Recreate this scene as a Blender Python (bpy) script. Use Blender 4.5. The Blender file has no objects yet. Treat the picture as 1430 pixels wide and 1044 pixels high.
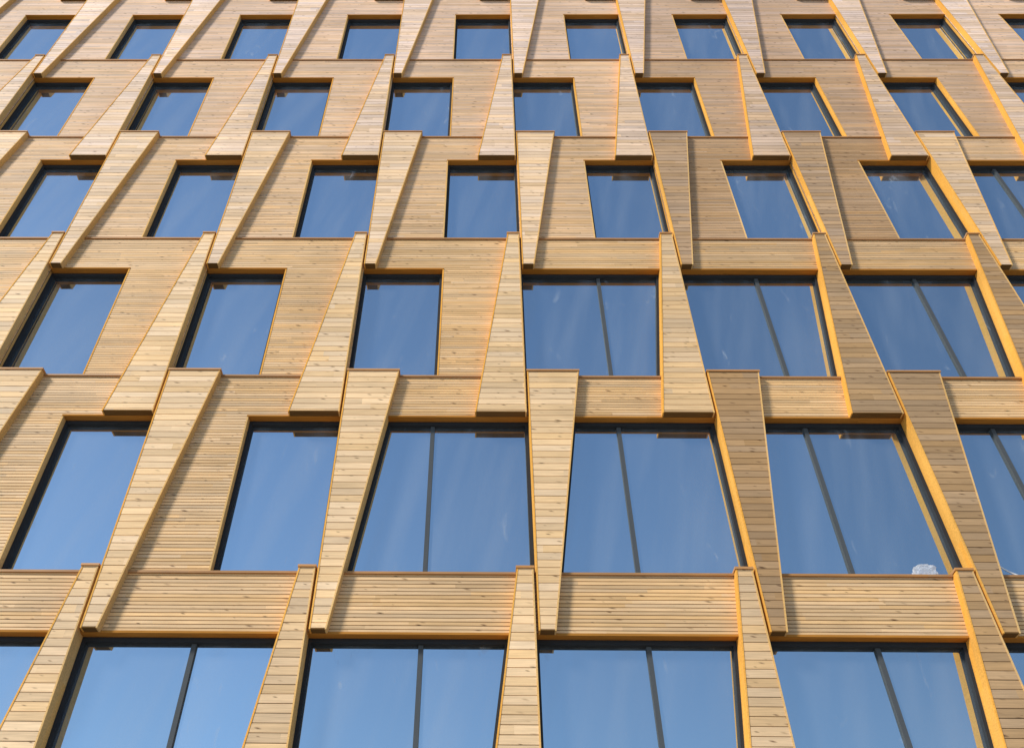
import bpy, bmesh, math, random
import numpy as np
from mathutils import Matrix, Vector, noise
random.seed(4)
C = bpy.context.scene.collection
scene = bpy.context.scene
scene.view_settings.view_transform = 'Standard'
scene.view_settings.look = 'None'
scene.view_settings.exposure = 0

# ------------------------------------------------------------------ dimensions (metres)
BAY, FLOOR, BASE = 3.0, 3.75, 7.9
SN = {-1: -1.0, 0: 0.0, 1: 1.0, 2: 2.0, 3: 3.0, 4: 3.985, 5: 4.985, 6: 5.985}
HN = {-2: -1.245, -1: -0.247, 0: 0.757, 1: 1.747, 2: 2.742, 3: 3.730, 4: 4.685, 5: 5.70}
S = {r: BASE + v * FLOOR for r, v in SN.items()}      # sill heights
H = {r: BASE + v * FLOOR for r, v in HN.items()}      # window head heights
KS = range(-6, 6)
FIN = 0.13          # how far the fins stand out
GLASS = 0.19

# ------------------------------------------------------------------ camera calibration
def rot(yaw, pitch, roll):
    return Matrix.Rotation(yaw, 3, 'Z') @ Matrix.Rotation(math.pi/2 + pitch, 3, 'X') @ Matrix.Rotation(roll, 3, 'Z')
F_PX = 1217.6
obs = []
for n, side, rows in ((0, -.02, [(-2,134,790),(-1,438,791),(0,745,793),(1,1054,796),(2,1362,799)]),
                (2, -.02, [(-2,301,324),(-1,513,323),(0,724,323),(1,938,323),(2,1150,324),(3,1364,326)]),
                (4, -.02, [(-4,69,77),(-3,232,77),(-2,390,76),(-1,551,75),(0,714,75),(1,876,75),(2,1038,75),(3,1202,76),(4,1366,76)]),
                (1, .015, [(-2,234,515),(-1,486,514),(0,737,515),(1,988,516),(2,1241,518)]),
                (3, .015, [(-3,174,184),(-2,356,183),(-1,537,182),(0,720,182),(1,905,182),(2,1091,183),(3,1277,184)])):
    for k, x, y in rows:
        obs.append((k*BAY + side, -FIN - .01, S[n] + .02, x, y))
obs = np.array(obs)
def project(p):
    cx, cy, cz, yaw, pitch, roll, sx = p
    R = np.array(rot(yaw, pitch, roll))
    q = (obs[:, :3] - np.array([cx, cy, cz])) @ R
    return np.stack([715 - sx + F_PX*q[:, 0]/-q[:, 2], 522 - F_PX*q[:, 1]/-q[:, 2]], 1)
p = np.array([-0.713, -10.47, 1.62, 0.0, math.radians(43.75), 0.0, 40.0])
for it in range(25):
    r0 = (project(p) - obs[:, 3:]).ravel()
    J = np.zeros((len(r0), 7))
    for i in range(7):
        d = p.copy(); e = 1e-4 if i != 6 else .1
        d[i] += e
        J[:, i] = ((project(d) - obs[:, 3:]).ravel() - r0)/e
    p = p - np.linalg.solve(J.T @ J + np.eye(7)*1e-6, J.T @ r0)

cam = bpy.data.cameras.new('camera')
co = bpy.data.objects.new('camera', cam); C.objects.link(co)
co.location = p[:3]
co.rotation_euler = rot(p[3], p[4], p[5]).to_euler()
cam.sensor_width = 36; cam.lens = F_PX/1430*36
cam.shift_x = p[6]/1430
cam.clip_end = 3000
scene.camera = co

# ------------------------------------------------------------------ node helpers
def mat(name):
    m = bpy.data.materials.new(name); m.use_nodes = True
    nt = m.node_tree
    return m, nt, nt.nodes['Principled BSDF']
def N(nt, typ, **kw):
    n = nt.nodes.new(typ)
    for k, v in kw.items(): setattr(n, k, v)
    return n
def M(nt, op, a, b=None, c=None):
    n = N(nt, 'ShaderNodeMath', operation=op)
    for i, v in enumerate((a, b, c)):
        if v is None: continue
        if isinstance(v, (int, float)): n.inputs[i].default_value = v
        else: nt.links.new(v, n.inputs[i])
    return n.outputs[0]
def mixc(nt, f, a, b, blend='MIX'):
    n = N(nt, 'ShaderNodeMix', data_type='RGBA', blend_type=blend)
    for i, v in ((0, f), (6, a), (7, b)):
        if isinstance(v, (int, float)): n.inputs[i].default_value = v
        elif isinstance(v, tuple): n.inputs[i].default_value = (*v, 1)
        else: nt.links.new(v, n.inputs[i])
    return n.outputs[2]
def comb(nt, x, y, z):
    n = N(nt, 'ShaderNodeCombineXYZ')
    for i, v in enumerate((x, y, z)):
        if isinstance(v, (int, float)): n.inputs[i].default_value = v
        else: nt.links.new(v, n.inputs[i])
    return n.outputs[0]
def maprange(nt, v, a, b, c, d):
    n = N(nt, 'ShaderNodeMapRange')
    nt.links.new(v, n.inputs[0])
    for i, x in enumerate((a, b, c, d)): n.inputs[i+1].default_value = x
    return n.outputs[0]

def wood(name, base, pitch, knots=True, rough=.62, spread=.3, spec=.3):
    m, nt, bs = mat(name)
    L = nt.links.new
    geo = N(nt, 'ShaderNodeNewGeometry')
    sep = N(nt, 'ShaderNodeSeparateXYZ'); L(geo.outputs['Position'], sep.inputs[0])
    x, y, z = sep.outputs
    idx = M(nt, 'FLOOR', M(nt, 'DIVIDE', M(nt, 'ADD', z, .003), pitch))
    w1 = N(nt, 'ShaderNodeTexWhiteNoise', noise_dimensions='1D'); L(idx, w1.inputs['W'])
    # board ends fall at a different place in every course
    bay = M(nt, 'FLOOR', M(nt, 'DIVIDE', M(nt, 'ADD', x, M(nt, 'MULTIPLY', w1.outputs['Value'], 40)), 3.4))
    wn = N(nt, 'ShaderNodeTexWhiteNoise', noise_dimensions='3D')
    L(comb(nt, idx, bay, M(nt, 'FLOOR', M(nt, 'MULTIPLY', y, 9))), wn.inputs['Vector'])
    rnd = wn.outputs['Value']
    wsep = N(nt, 'ShaderNodeSeparateColor'); L(wn.outputs['Color'], wsep.inputs[0])
    # grain runs along the board
    gr = N(nt, 'ShaderNodeTexNoise'); gr.inputs['Scale'].default_value = 1; gr.inputs['Detail'].default_value = 4
    L(comb(nt, M(nt, 'ADD', M(nt, 'MULTIPLY', x, 2.2), M(nt, 'MULTIPLY', rnd, 37)), M(nt, 'MULTIPLY', y, 30), M(nt, 'MULTIPLY', z, 55)), gr.inputs['Vector'])
    big = N(nt, 'ShaderNodeTexNoise'); big.inputs['Scale'].default_value = .55; big.inputs['Detail'].default_value = 4
    L(geo.outputs['Position'], big.inputs['Vector'])
    val = M(nt, 'ADD', M(nt, 'MULTIPLY', M(nt, 'SUBTRACT', rnd, .5), spread), 1.0)
    val = M(nt, 'MULTIPLY', val, maprange(nt, gr.outputs['Fac'], .25, .75, .80, 1.15))
    val = M(nt, 'MULTIPLY', val, maprange(nt, big.outputs['Fac'], .3, .7, .88, 1.09))
    hue = mixc(nt, wsep.outputs[1], tuple(c*k for c, k in zip(base, (1.03, .97, .86))), tuple(c*k for c, k in zip(base, (.98, 1.02, 1.16))))
    col = mixc(nt, 1.0, hue, comb(nt, val, val, val), 'MULTIPLY')
    if knots:
        vo = N(nt, 'ShaderNodeTexVoronoi', voronoi_dimensions='2D'); vo.inputs['Scale'].default_value = 1
        L(comb(nt, M(nt, 'ADD', M(nt, 'MULTIPLY', x, 3.3), M(nt, 'MULTIPLY', rnd, 91)), M(nt, 'MULTIPLY', M(nt, 'ADD', z, M(nt, 'MULTIPLY', x, .18)), 12), 0), vo.inputs['Vector'])
        vs = N(nt, 'ShaderNodeSeparateColor'); L(vo.outputs['Color'], vs.inputs[0])
        # knots differ in size and darkness
        rad = M(nt, 'ADD', M(nt, 'MULTIPLY', vs.outputs[2], .17), .08)
        k = M(nt, 'MULTIPLY', M(nt, 'SUBTRACT', 1, M(nt, 'MINIMUM', M(nt, 'DIVIDE', vo.outputs['Distance'], rad), 1)), M(nt, 'GREATER_THAN', vs.outputs[0], .52))
        col = mixc(nt, M(nt, 'MULTIPLY', k, M(nt, 'MULTIPLY', vs.outputs[1], 1.25)), col, (.17, .085, .035))
    oi = N(nt, 'ShaderNodeObjectInfo')
    col = mixc(nt, 1.0, col, oi.outputs['Color'], 'MULTIPLY')
    L(col, bs.inputs['Base Color'])
    bs.inputs['Roughness'].default_value = rough
    bs.inputs['Specular IOR Level'].default_value = spec
    bp = N(nt, 'ShaderNodeBump'); bp.inputs['Strength'].default_value = .25; bp.inputs['Distance'].default_value = .004
    L(gr.outputs['Fac'], bp.inputs['Height']); L(bp.outputs[0], bs.inputs['Normal'])
    return m
P_FIN, P_WALL = .120, .056
W_FIN = wood('pale_cladding_wood', (.78, .545, .295), P_FIN, spread=.30)
W_WALL = wood('fine_batten_wood', (.73, .485, .240), P_WALL, spread=.32)
W_TRIM = wood('orange_stained_wood', (.82, .41, .08), 2.1, knots=False, rough=.85, spread=.12, spec=.06)
W_SILL = wood('brown_sill_coating', (.42, .22, .085), 3.1, knots=False, rough=.6, spread=.1)

m, nt, bs = mat('dark_backing'); bs.inputs['Base Color'].default_value = (.09, .05, .025, 1); bs.inputs['Roughness'].default_value = .9
DARK = m
m, nt, bs = mat('anthracite_frame')
nz = N(nt, 'ShaderNodeTexNoise'); nz.inputs['Scale'].default_value = 7
cr = mixc(nt, nz.outputs['Fac'], (.022, .025, .030), (.036, .040, .046)); nt.links.new(cr, bs.inputs['Base Color'])
bs.inputs['Roughness'].default_value = .75; bs.inputs['Specular IOR Level'].default_value = .15
FRAME = m
m, nt, bs = mat('grey_mullion_coating')
nz = N(nt, 'ShaderNodeTexNoise'); nz.inputs['Scale'].default_value = 5
cr = mixc(nt, nz.outputs['Fac'], (.062, .071, .078), (.088, .098, .106)); nt.links.new(cr, bs.inputs['Base Color'])
bs.inputs['Roughness'].default_value = .75; bs.inputs['Specular IOR Level'].default_value = .12
MULL = m

def glass_mat():
    m, nt, bs = mat('coated_window_glass'); L = nt.links.new
    geo = N(nt, 'ShaderNodeNewGeometry'); sep = N(nt, 'ShaderNodeSeparateXYZ'); L(geo.outputs['Position'], sep.inputs[0])
    x, y, z = sep.outputs
    bs.inputs['Metallic'].default_value = 1; bs.inputs['Roughness'].default_value = .01
    oi = N(nt, 'ShaderNodeObjectInfo')
    L(mixc(nt, 1.0, (.60, .69, .72), oi.outputs['Color'], 'MULTIPLY'), bs.inputs['Base Color'])
    wv = N(nt, 'ShaderNodeTexNoise'); wv.inputs['Scale'].default_value = 1.1; L(geo.outputs['Position'], wv.inputs['Vector'])
    bp = N(nt, 'ShaderNodeBump'); bp.inputs['Strength'].default_value = .04; bp.inputs['Distance'].default_value = .02
    L(wv.outputs['Fac'], bp.inputs['Height']); L(bp.outputs[0], bs.inputs['Normal'])
    # a few wisps of dust; painted light: broad diagonal reflections and an even haze
    st = N(nt, 'ShaderNodeTexNoise'); st.inputs['Scale'].default_value = 1; st.inputs['Detail'].default_value = 2
    L(comb(nt, M(nt, 'MULTIPLY', M(nt, 'SUBTRACT', x, M(nt, 'MULTIPLY', z, .22)), 2.2), 0, M(nt, 'MULTIPLY', z, .3)), st.inputs['Vector'])
    ws = N(nt, 'ShaderNodeTexNoise'); ws.inputs['Scale'].default_value = 1; ws.inputs['Detail'].default_value = 7; ws.inputs['Distortion'].default_value = 1.2
    L(comb(nt, M(nt, 'MULTIPLY', x, 3.4), 0, M(nt, 'MULTIPLY', z, 1.3)), ws.inputs['Vector'])
    f = M(nt, 'ADD', M(nt, 'ADD', maprange(nt, st.outputs['Fac'], .42, .75, .0, .14), .05), maprange(nt, ws.outputs['Fac'], .655, .78, 0, .32))
    df = N(nt, 'ShaderNodeBsdfDiffuse'); df.inputs['Color'].default_value = (.38, .45, .54, 1)
    mx = N(nt, 'ShaderNodeMixShader'); L(f, mx.inputs[0]); L(bs.outputs[0], mx.inputs[1]); L(df.outputs[0], mx.inputs[2])
    L(mx.outputs[0], nt.nodes['Material Output'].inputs[0])
    return m
GLASSM = glass_mat()

# ------------------------------------------------------------------ mesh helpers
class MB:
    def __init__(s): s.v = []; s.f = []; s.m = []
    def prism(s, poly, y0, y1, mi=0, back=False):
        """poly: (x, z) corners, counter-clockwise seen from the street (-y)"""
        n = len(poly); b = len(s.v)
        s.v += [(x, y0, z) for x, z in poly] + [(x, y1, z) for x, z in poly]
        s.f.append(tuple(range(b, b+n))); s.m.append(mi)
        for i in range(n):
            j = (i+1) % n
            s.f.append((b+i, b+n+i, b+n+j, b+j)); s.m.append(mi)
        if back: s.f.append(tuple(b+n+i for i in reversed(range(n)))); s.m.append(mi)
    def box(s, x0, x1, y0, y1, z0, z1, mi=0):
        s.prism([(x0, z0), (x1, z0), (x1, z1), (x0, z1)], y0, y1, mi, True)
    def boards(s, xl, xr, z0, z1, pitch, gap, yf, yb, jitter=.002):
        """horizontal boards between the lines xl(z), xr(z); dark backing sheet behind"""
        j = math.floor((z0 + 1e-6)/pitch)
        while j*pitch < z1:
            a, b = max(j*pitch, z0), min((j+1)*pitch - gap, z1)
            if b - a > .004:
                jit = random.uniform(-jitter, jitter)
                s.prism([(xl(a), a), (xr(a), a), (xr(b), b), (xl(b), b)], yf + jit, yb)
            j += 1
        s.prism([(xl(z0), z0), (xr(z0), z0), (xr(z1), z1), (xl(z1), z1)], yb - .004, yb + .01, 1)
    def mesh(s, name, mats, org):
        me = bpy.data.meshes.new(name)
        ox, oy, oz = org
        me.from_pydata([(x-ox, y-oy, z-oz) for x, y, z in s.v], [], s.f)
        for mm in mats: me.materials.append(mm)
        me.polygons.foreach_set('material_index', s.m)
        me.update()
        return me
def link(name, me, parent=None, loc=(0, 0, 0), color=None):
    o = bpy.data.objects.new(name, me); C.objects.link(o)
    o.location = loc
    if parent: o.parent = parent
    if color: o.color = (*color, 1)
    return o

# ------------------------------------------------------------------ the building
ORG = {}
building = bpy.data.objects.new('office_building', None); C.objects.link(building)
building['label'] = 'tall office building clad in pale timber boards with tapering fins and blue mirrored windows'
building['category'] = 'building'
def part(mb, name, mats, parent, org, color=None):
    o = link(name, mb.mesh(name, mats, org), parent, color=color)
    po = ORG.get(parent.name, (0, 0, 0)); ORG[o.name] = org
    o.location = tuple(a-b for a, b in zip(org, po))
    return o

def clamp01(t): return max(0., min(1., t))
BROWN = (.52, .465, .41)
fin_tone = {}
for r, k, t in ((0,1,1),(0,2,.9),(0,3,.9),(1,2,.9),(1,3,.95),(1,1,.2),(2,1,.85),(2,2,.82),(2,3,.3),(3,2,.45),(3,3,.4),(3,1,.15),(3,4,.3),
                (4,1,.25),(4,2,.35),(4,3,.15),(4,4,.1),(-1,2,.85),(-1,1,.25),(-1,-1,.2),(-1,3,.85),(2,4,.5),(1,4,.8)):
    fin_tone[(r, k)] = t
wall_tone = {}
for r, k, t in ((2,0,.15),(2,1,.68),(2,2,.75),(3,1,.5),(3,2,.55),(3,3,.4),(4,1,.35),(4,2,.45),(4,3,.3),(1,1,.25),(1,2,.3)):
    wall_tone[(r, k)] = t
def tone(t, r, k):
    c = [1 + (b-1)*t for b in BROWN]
    up = clamp01((r-1.2)/3.0)           # grazing sky sheen on upper storeys, put into the colour
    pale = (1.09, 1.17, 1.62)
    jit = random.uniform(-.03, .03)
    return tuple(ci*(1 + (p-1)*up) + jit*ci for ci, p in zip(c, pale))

def fin_lines(r, k):
    """outer lines of the fin at joint k in storey r: returns (xl, xr, z0, z1)"""
    j = k*BAY
    z0, z1 = (H[r-1] if r < 5 else S[5] - .2) + .006, S[r+1]
    def lin(a, b): return lambda z: j + a + (b-a)*(z-z0)/(z1-z0)
    if r % 2 == 0: return lin(.015, .015), lin(.245, .875), z0, z1
    return lin(-.85, -.25), lin(-.02, -.02), z0, z1

T = .021
BOUNCE_SIDE = (.88, 1.10, 2.1)  # bounce light on right-facing boards, put into their colour
for r in range(-1, 6):
    for k in range(-6, 7):
        xl, xr, z0, z1 = fin_lines(r, k)
        org = (k*BAY, 0, z0)
        mb = MB()
        mb.boards(lambda z: xl(z)+T, lambda z: xr(z)-T, z0+T, z1, P_FIN, .010, -FIN, -FIN+.022)
        t = fin_tone.get((r, k), 0)
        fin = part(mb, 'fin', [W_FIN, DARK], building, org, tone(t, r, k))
        if t > .7: fin['label'] = 'fin with darker brown boards'
        for xo, s in ((xl, 1), (xr, -1)):
            mb = MB()
            e = [(xo(z0), z0), (xo(z0)+s*T, z0), (xo(z1)+s*T, z1), (xo(z1), z1)]
            if s < 0: e = [e[1], e[0], e[3], e[2]]
            mb.prism(e, -FIN-.006, .165, 0, True)
            part(mb, 'side_board', [W_TRIM], fin, org, (1, 1, 1) if s > 0 else BOUNCE_SIDE)
        mb = MB(); mb.box(xl(z1)-.012, xr(z1)+.012, -FIN-.022, .02, z1+.001, z1+.034)
        part(mb, 'top_flashing', [W_SILL], fin, org, (1.2, 1.15, 1.05))
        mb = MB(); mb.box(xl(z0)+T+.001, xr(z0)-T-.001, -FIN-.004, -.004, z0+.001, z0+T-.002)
        part(mb, 'bottom_board', [W_TRIM], fin, org, (.20, .21, .34))  # underside darkened in its colour so the glass reflects it dark

DOUBLE = {(-1, k) for k in KS} | {(0, k) for k in KS if k >= -1} | {(1, k) for k in KS if k >= 0} | {(2, k) for k in KS if k >= 3}

# spandrel bands, one per bay and storey (a wall panel below runs on into the band)
SOFF = .034
for r in range(-1, 7):
    for k in KS:
        j = k*BAY
        z0, z1 = H[r-1], S[r]
        org = (j, 0, z0)
        mb = MB()
        mb.boards(lambda z: j+.001, lambda z: j+BAY-.001, z0+SOFF, z1-.035, P_WALL, .0115, 0, .02, 0)
        single = (r-1, k) not in DOUBLE and -1 <= r-1 <= 4
        t = wall_tone.get((r-1, k), 0)
        random.seed(100*r + k)
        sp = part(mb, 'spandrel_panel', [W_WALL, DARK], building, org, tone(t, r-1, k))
        mb = MB(); mb.box(j+.001, j+BAY-.001, -.032, .2, z1-.034, z1)
        part(mb, 'sill_flashing', [W_SILL], sp, org, (1, 1, 1))
        if single: a, b = (j+1.472, j+BAY-.001) if (r-1) % 2 == 0 else (j+.001, j+1.528)
        else: a, b = j+.001, j+BAY-.001
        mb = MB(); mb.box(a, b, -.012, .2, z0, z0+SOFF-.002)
        part(mb, 'soffit_board', [W_TRIM], sp, org, (.55, .47, .42))  # soffit shade put into the colour, keeps its reflection dark

# wall panels and windows
def ring(mb, poly, ins, y0, y1):
    """frame of constant face width along the inside of a convex polygon"""
    n = len(poly); lines = []
    for i in range(n):
        a = Vector(poly[i]); b = Vector(poly[(i+1) % n]); d = (b-a).normalized()
        nrm = Vector((-d.y, d.x)); lines.append((a + nrm*ins[i], d))
    inner = []
    for i in range(n):
        (p1, d1), (p2, d2) = lines[i-1], lines[i]
        den = d1.x*d2.y - d1.y*d2.x
        tt = ((p2.x-p1.x)*d2.y - (p2.y-p1.y)*d2.x)/den
        q = p1 + d1*tt; inner.append((q.x, q.y))
    for i in range(n):
        k2 = (i+1) % n
        mb.prism([poly[i], poly[k2], inner[k2], inner[i]], y0, y1, 0, False)
    return inner
for r in range(-1, 5):
    for k in KS:
        j = k*BAY
        zs, zh = S[r], H[r]
        dbl = (r, k) in DOUBLE
        even = r % 2 == 0
        if not dbl:
            org = (j, 0, zs)
            a, b = (j+.001, j+1.47) if even else (j+1.53, j+BAY-.001)
            mb = MB(); mb.boards(lambda z: a, lambda z: b, zs+.006, zh+SOFF-.0005, P_WALL, .0115, 0, .02, 0)
            random.seed(100*(r+1) + k)
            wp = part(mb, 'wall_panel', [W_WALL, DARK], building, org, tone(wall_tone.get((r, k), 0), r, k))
            mb = MB()
            if even: mb.box(b+.001, b+.026, -.006, .165, zs+.002, zh-.002)
            else: mb.box(a-.026, a-.001, -.006, .165, zs+.002, zh-.002)
            part(mb, 'reveal_board', [W_TRIM], wp, org, BOUNCE_SIDE if even else (1, 1, 1))
            x0, x1 = (j+1.497, j+BAY+.012) if even else (j-.018, j+1.503)
            poly = [(x0, zs+.003), (x1, zs+.003), (x1, zh-.003), (x0, zh-.003)]
        else:
            fl, fr, _, _ = fin_lines(r, k if even else k+1)
            if even: poly = [(fr(zs)-.01, zs+.003), (j+BAY+.012, zs+.003), (j+BAY+.012, zh-.003), (fr(zh)-.01, zh-.003)]
            else: poly = [(j-.018, zs+.003), (fl(zs)+.01, zs+.003), (fl(zh)+.01, zh-.003), (j-.018, zh-.003)]
        org = ((poly[0][0]+poly[1][0])/2, .15, zs)
        mb = MB(); inner = ring(mb, poly, [.045, .055, .065, .045], .112, .24)
        win = part(mb, 'window', [FRAME], building, org, (1, 1, 1))
        win['label'] = 'two-pane window with grey mullion' if dbl else 'narrow single-pane window'
        panes = [inner]
        if dbl:
            mx = j + 1.47
            w = .032
            panes = [[inner[0], (mx-w, inner[0][1]), (mx-w, inner[3][1]), inner[3]], [(mx+w, inner[1][1]), inner[1], inner[2], (mx+w, inner[2][1])]]
            mb = MB(); mb.box(mx-w, mx+w, .15, .23, inner[0][1]+.001, inner[3][1]-.001)
            part(mb, 'mullion', [MULL], win, org, (1, 1, 1))
        for pn in panes:
            mb = MB(); mb.prism(pn, GLASS, GLASS+.02, 0)
            q = random.uniform(.92, 1.05)*(1 + .09*max(0, r-1))  # stronger grazing reflection of upper panes is put into their colour
            part(mb, 'pane', [GLASSM], win, org, (q, q, q))

# top storey wall and body of the building behind the cladding
XA, XB = -6*BAY, 6*BAY
org = (0, 0, 0)
mb = MB(); mb.boards(lambda z: XA, lambda z: XB, S[5]+.006, H[5]-.004, P_WALL, .0115, .003, .023)
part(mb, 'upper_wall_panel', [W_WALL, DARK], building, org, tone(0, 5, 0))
mb = MB(); mb.box(XA, XB, .25, 14, 0, S[6]-.05)
part(mb, 'building_body', [DARK], building, org, (1, 1, 1))
mb = MB(); mb.boards(lambda z: XA, lambda z: XB, .4, H[-2]-.004, P_FIN, .010, .003, .023); mb.box(XA, XB, .05, .24, 0.01, .38, 1)
part(mb, 'ground_storey_wall', [W_FIN, DARK], building, org, (1, 1, 1))
mb = MB(); mb.box(XA-.1, XB+.1, -.2, 14.1, S[6]+.06, S[6]+.3)
part(mb, 'roof', [DARK], building, org, (1, 1, 1))

# ------------------------------------------------------------------ small white things on the sills
m, nt, bs = mat('white_plastic_film')
nz = N(nt, 'ShaderNodeTexNoise'); nz.inputs['Scale'].default_value = 14
nt.links.new(mixc(nt, nz.outputs['Fac'], (.60, .62, .66), (.78, .80, .82)), bs.inputs['Base Color'])
bs.inputs['Roughness'].default_value = .35
tr = N(nt, 'ShaderNodeBsdfTransparent'); mx = N(nt, 'ShaderNodeMixShader')
nt.links.new(maprange(nt, nz.outputs['Fac'], .3, .7, .4, .75), mx.inputs[0])
nt.links.new(bs.outputs[0], mx.inputs[1]); nt.links.new(tr.outputs[0], mx.inputs[2]); nt.links.new(mx.outputs[0], nt.nodes['Material Output'].inputs[0])
FILM = m
bm = bmesh.new(); bmesh.ops.create_icosphere(bm, subdivisions=4, radius=1)
for v in bm.verts:
    c = v.co.copy()
    q = Vector((abs(c.x)**.55*math.copysign(1, c.x), abs(c.y)**.6*math.copysign(1, c.y), abs(c.z)**.6*math.copysign(1, c.z)))
    d = 1 + .3*noise.noise(c*2.3 + Vector((3, 1, 8))) + .25*abs(noise.noise(c*5.1))
    v.co = Vector((q.x*.16*d*(1 - .18*c.z), q.y*.045*d, (q.z*.10*d + .08 + .03*c.x)))
    v.co.z = max(v.co.z, 0)
me = bpy.data.meshes.new('plastic_film'); bm.to_mesh(me); bm.free(); me.materials.append(FILM)
o = link('plastic_film', me, None, (5.42, .05, S[0]+.001))
o['label'] = 'crumpled white plastic film on the sill of the large window between two brown fins'; o['category'] = 'plastic film'
bm = bmesh.new()
a, b = Vector((6.42, 0, .30)), Vector((6.76, 0, .05))
d = (b-a).normalized(); up = Vector((-d.z, 0, d.x))
sec = []
for i in range(9):
    t = i/8; c = a.lerp(b, t) + Vector((0, .012*math.sin(t*3), -.02*math.sin(t*math.pi)))
    sec.append([bm.verts.new(c + up*u*.013 + Vector((0, 1, 0))*w_*.004) for u, w_ in ((-1,-1),(1,-1),(1,1),(-1,1))])
for s0, s1 in zip(sec, sec[1:]):
    for i in range(4): bm.faces.new((s0[i], s0[(i+1)%4], s1[(i+1)%4], s1[i]))
bm.faces.new(sec[0][::-1]); bm.faces.new(sec[-1])
bmesh.ops.recalc_face_normals(bm, faces=bm.faces)
m, nt, bs = mat('white_plastic_strip')
nz = N(nt, 'ShaderNodeTexNoise'); nz.inputs['Scale'].default_value = 9
nt.links.new(mixc(nt, nz.outputs['Fac'], (.68, .69, .70), (.8, .8, .8)), bs.inputs['Base Color'])
me = bpy.data.meshes.new('plastic_strip'); bm.to_mesh(me); bm.free(); me.materials.append(m)
o = link('plastic_strip', me, None, (0, .06, S[0]-.036))
o['label'] = 'thin white plastic strip slanting down onto a window sill at the right edge'; o['category'] = 'strip'

# ------------------------------------------------------------------ ground
m, nt, bs = mat('pale_paving')
geo = N(nt, 'ShaderNodeNewGeometry')
br = N(nt, 'ShaderNodeTexBrick'); br.inputs['Scale'].default_value = 1.2
nt.links.new(geo.outputs['Position'], br.inputs['Vector'])
br.inputs['Color1'].default_value = (.40, .38, .34, 1); br.inputs['Color2'].default_value = (.35, .33, .30, 1); br.inputs['Mortar'].default_value = (.16, .15, .14, 1)
br.inputs['Mortar Size'].default_value = .012
nt.links.new(br.outputs['Color'], bs.inputs['Base Color']); bs.inputs['Roughness'].default_value = .85
me = bpy.data.meshes.new('ground'); me.from_pydata([(-900, -900, 0), (900, -900, 0), (900, 900, 0), (-900, 900, 0)], [], [(0, 1, 2, 3)])
me.materials.append(m); g = link('ground', me); g['kind'] = 'structure'

# ------------------------------------------------------------------ light
AZ, EL = math.radians(50), math.radians(38)     # sun to the left of the facade normal, softened by haze
sd = Vector((-math.sin(AZ)*math.cos(EL), -math.cos(AZ)*math.cos(EL), math.sin(EL)))
sl = bpy.data.lights.new('sun', 'SUN'); sl.energy = 4.0; sl.angle = math.radians(10); sl.color = (1, .93, .83)
so = bpy.data.objects.new('sun', sl); C.objects.link(so)
so.rotation_euler = sd.to_track_quat('Z', 'Y').to_euler()
w = bpy.data.worlds.new('World'); scene.world = w; w.use_nodes = True
nt = w.node_tree
sky = nt.nodes.new('ShaderNodeTexSky'); sky.sky_type = 'NISHITA'; sky.sun_disc = False
sky.sun_elevation = EL
sky.sun_rotation = math.atan2(sd.x, sd.y)
sky.dust_density = .05; sky.ozone_density = 2.3
nt.links.new(sky.outputs[0], nt.nodes['Background'].inputs[0])
nt.nodes['Background'].inputs[1].default_value = .15
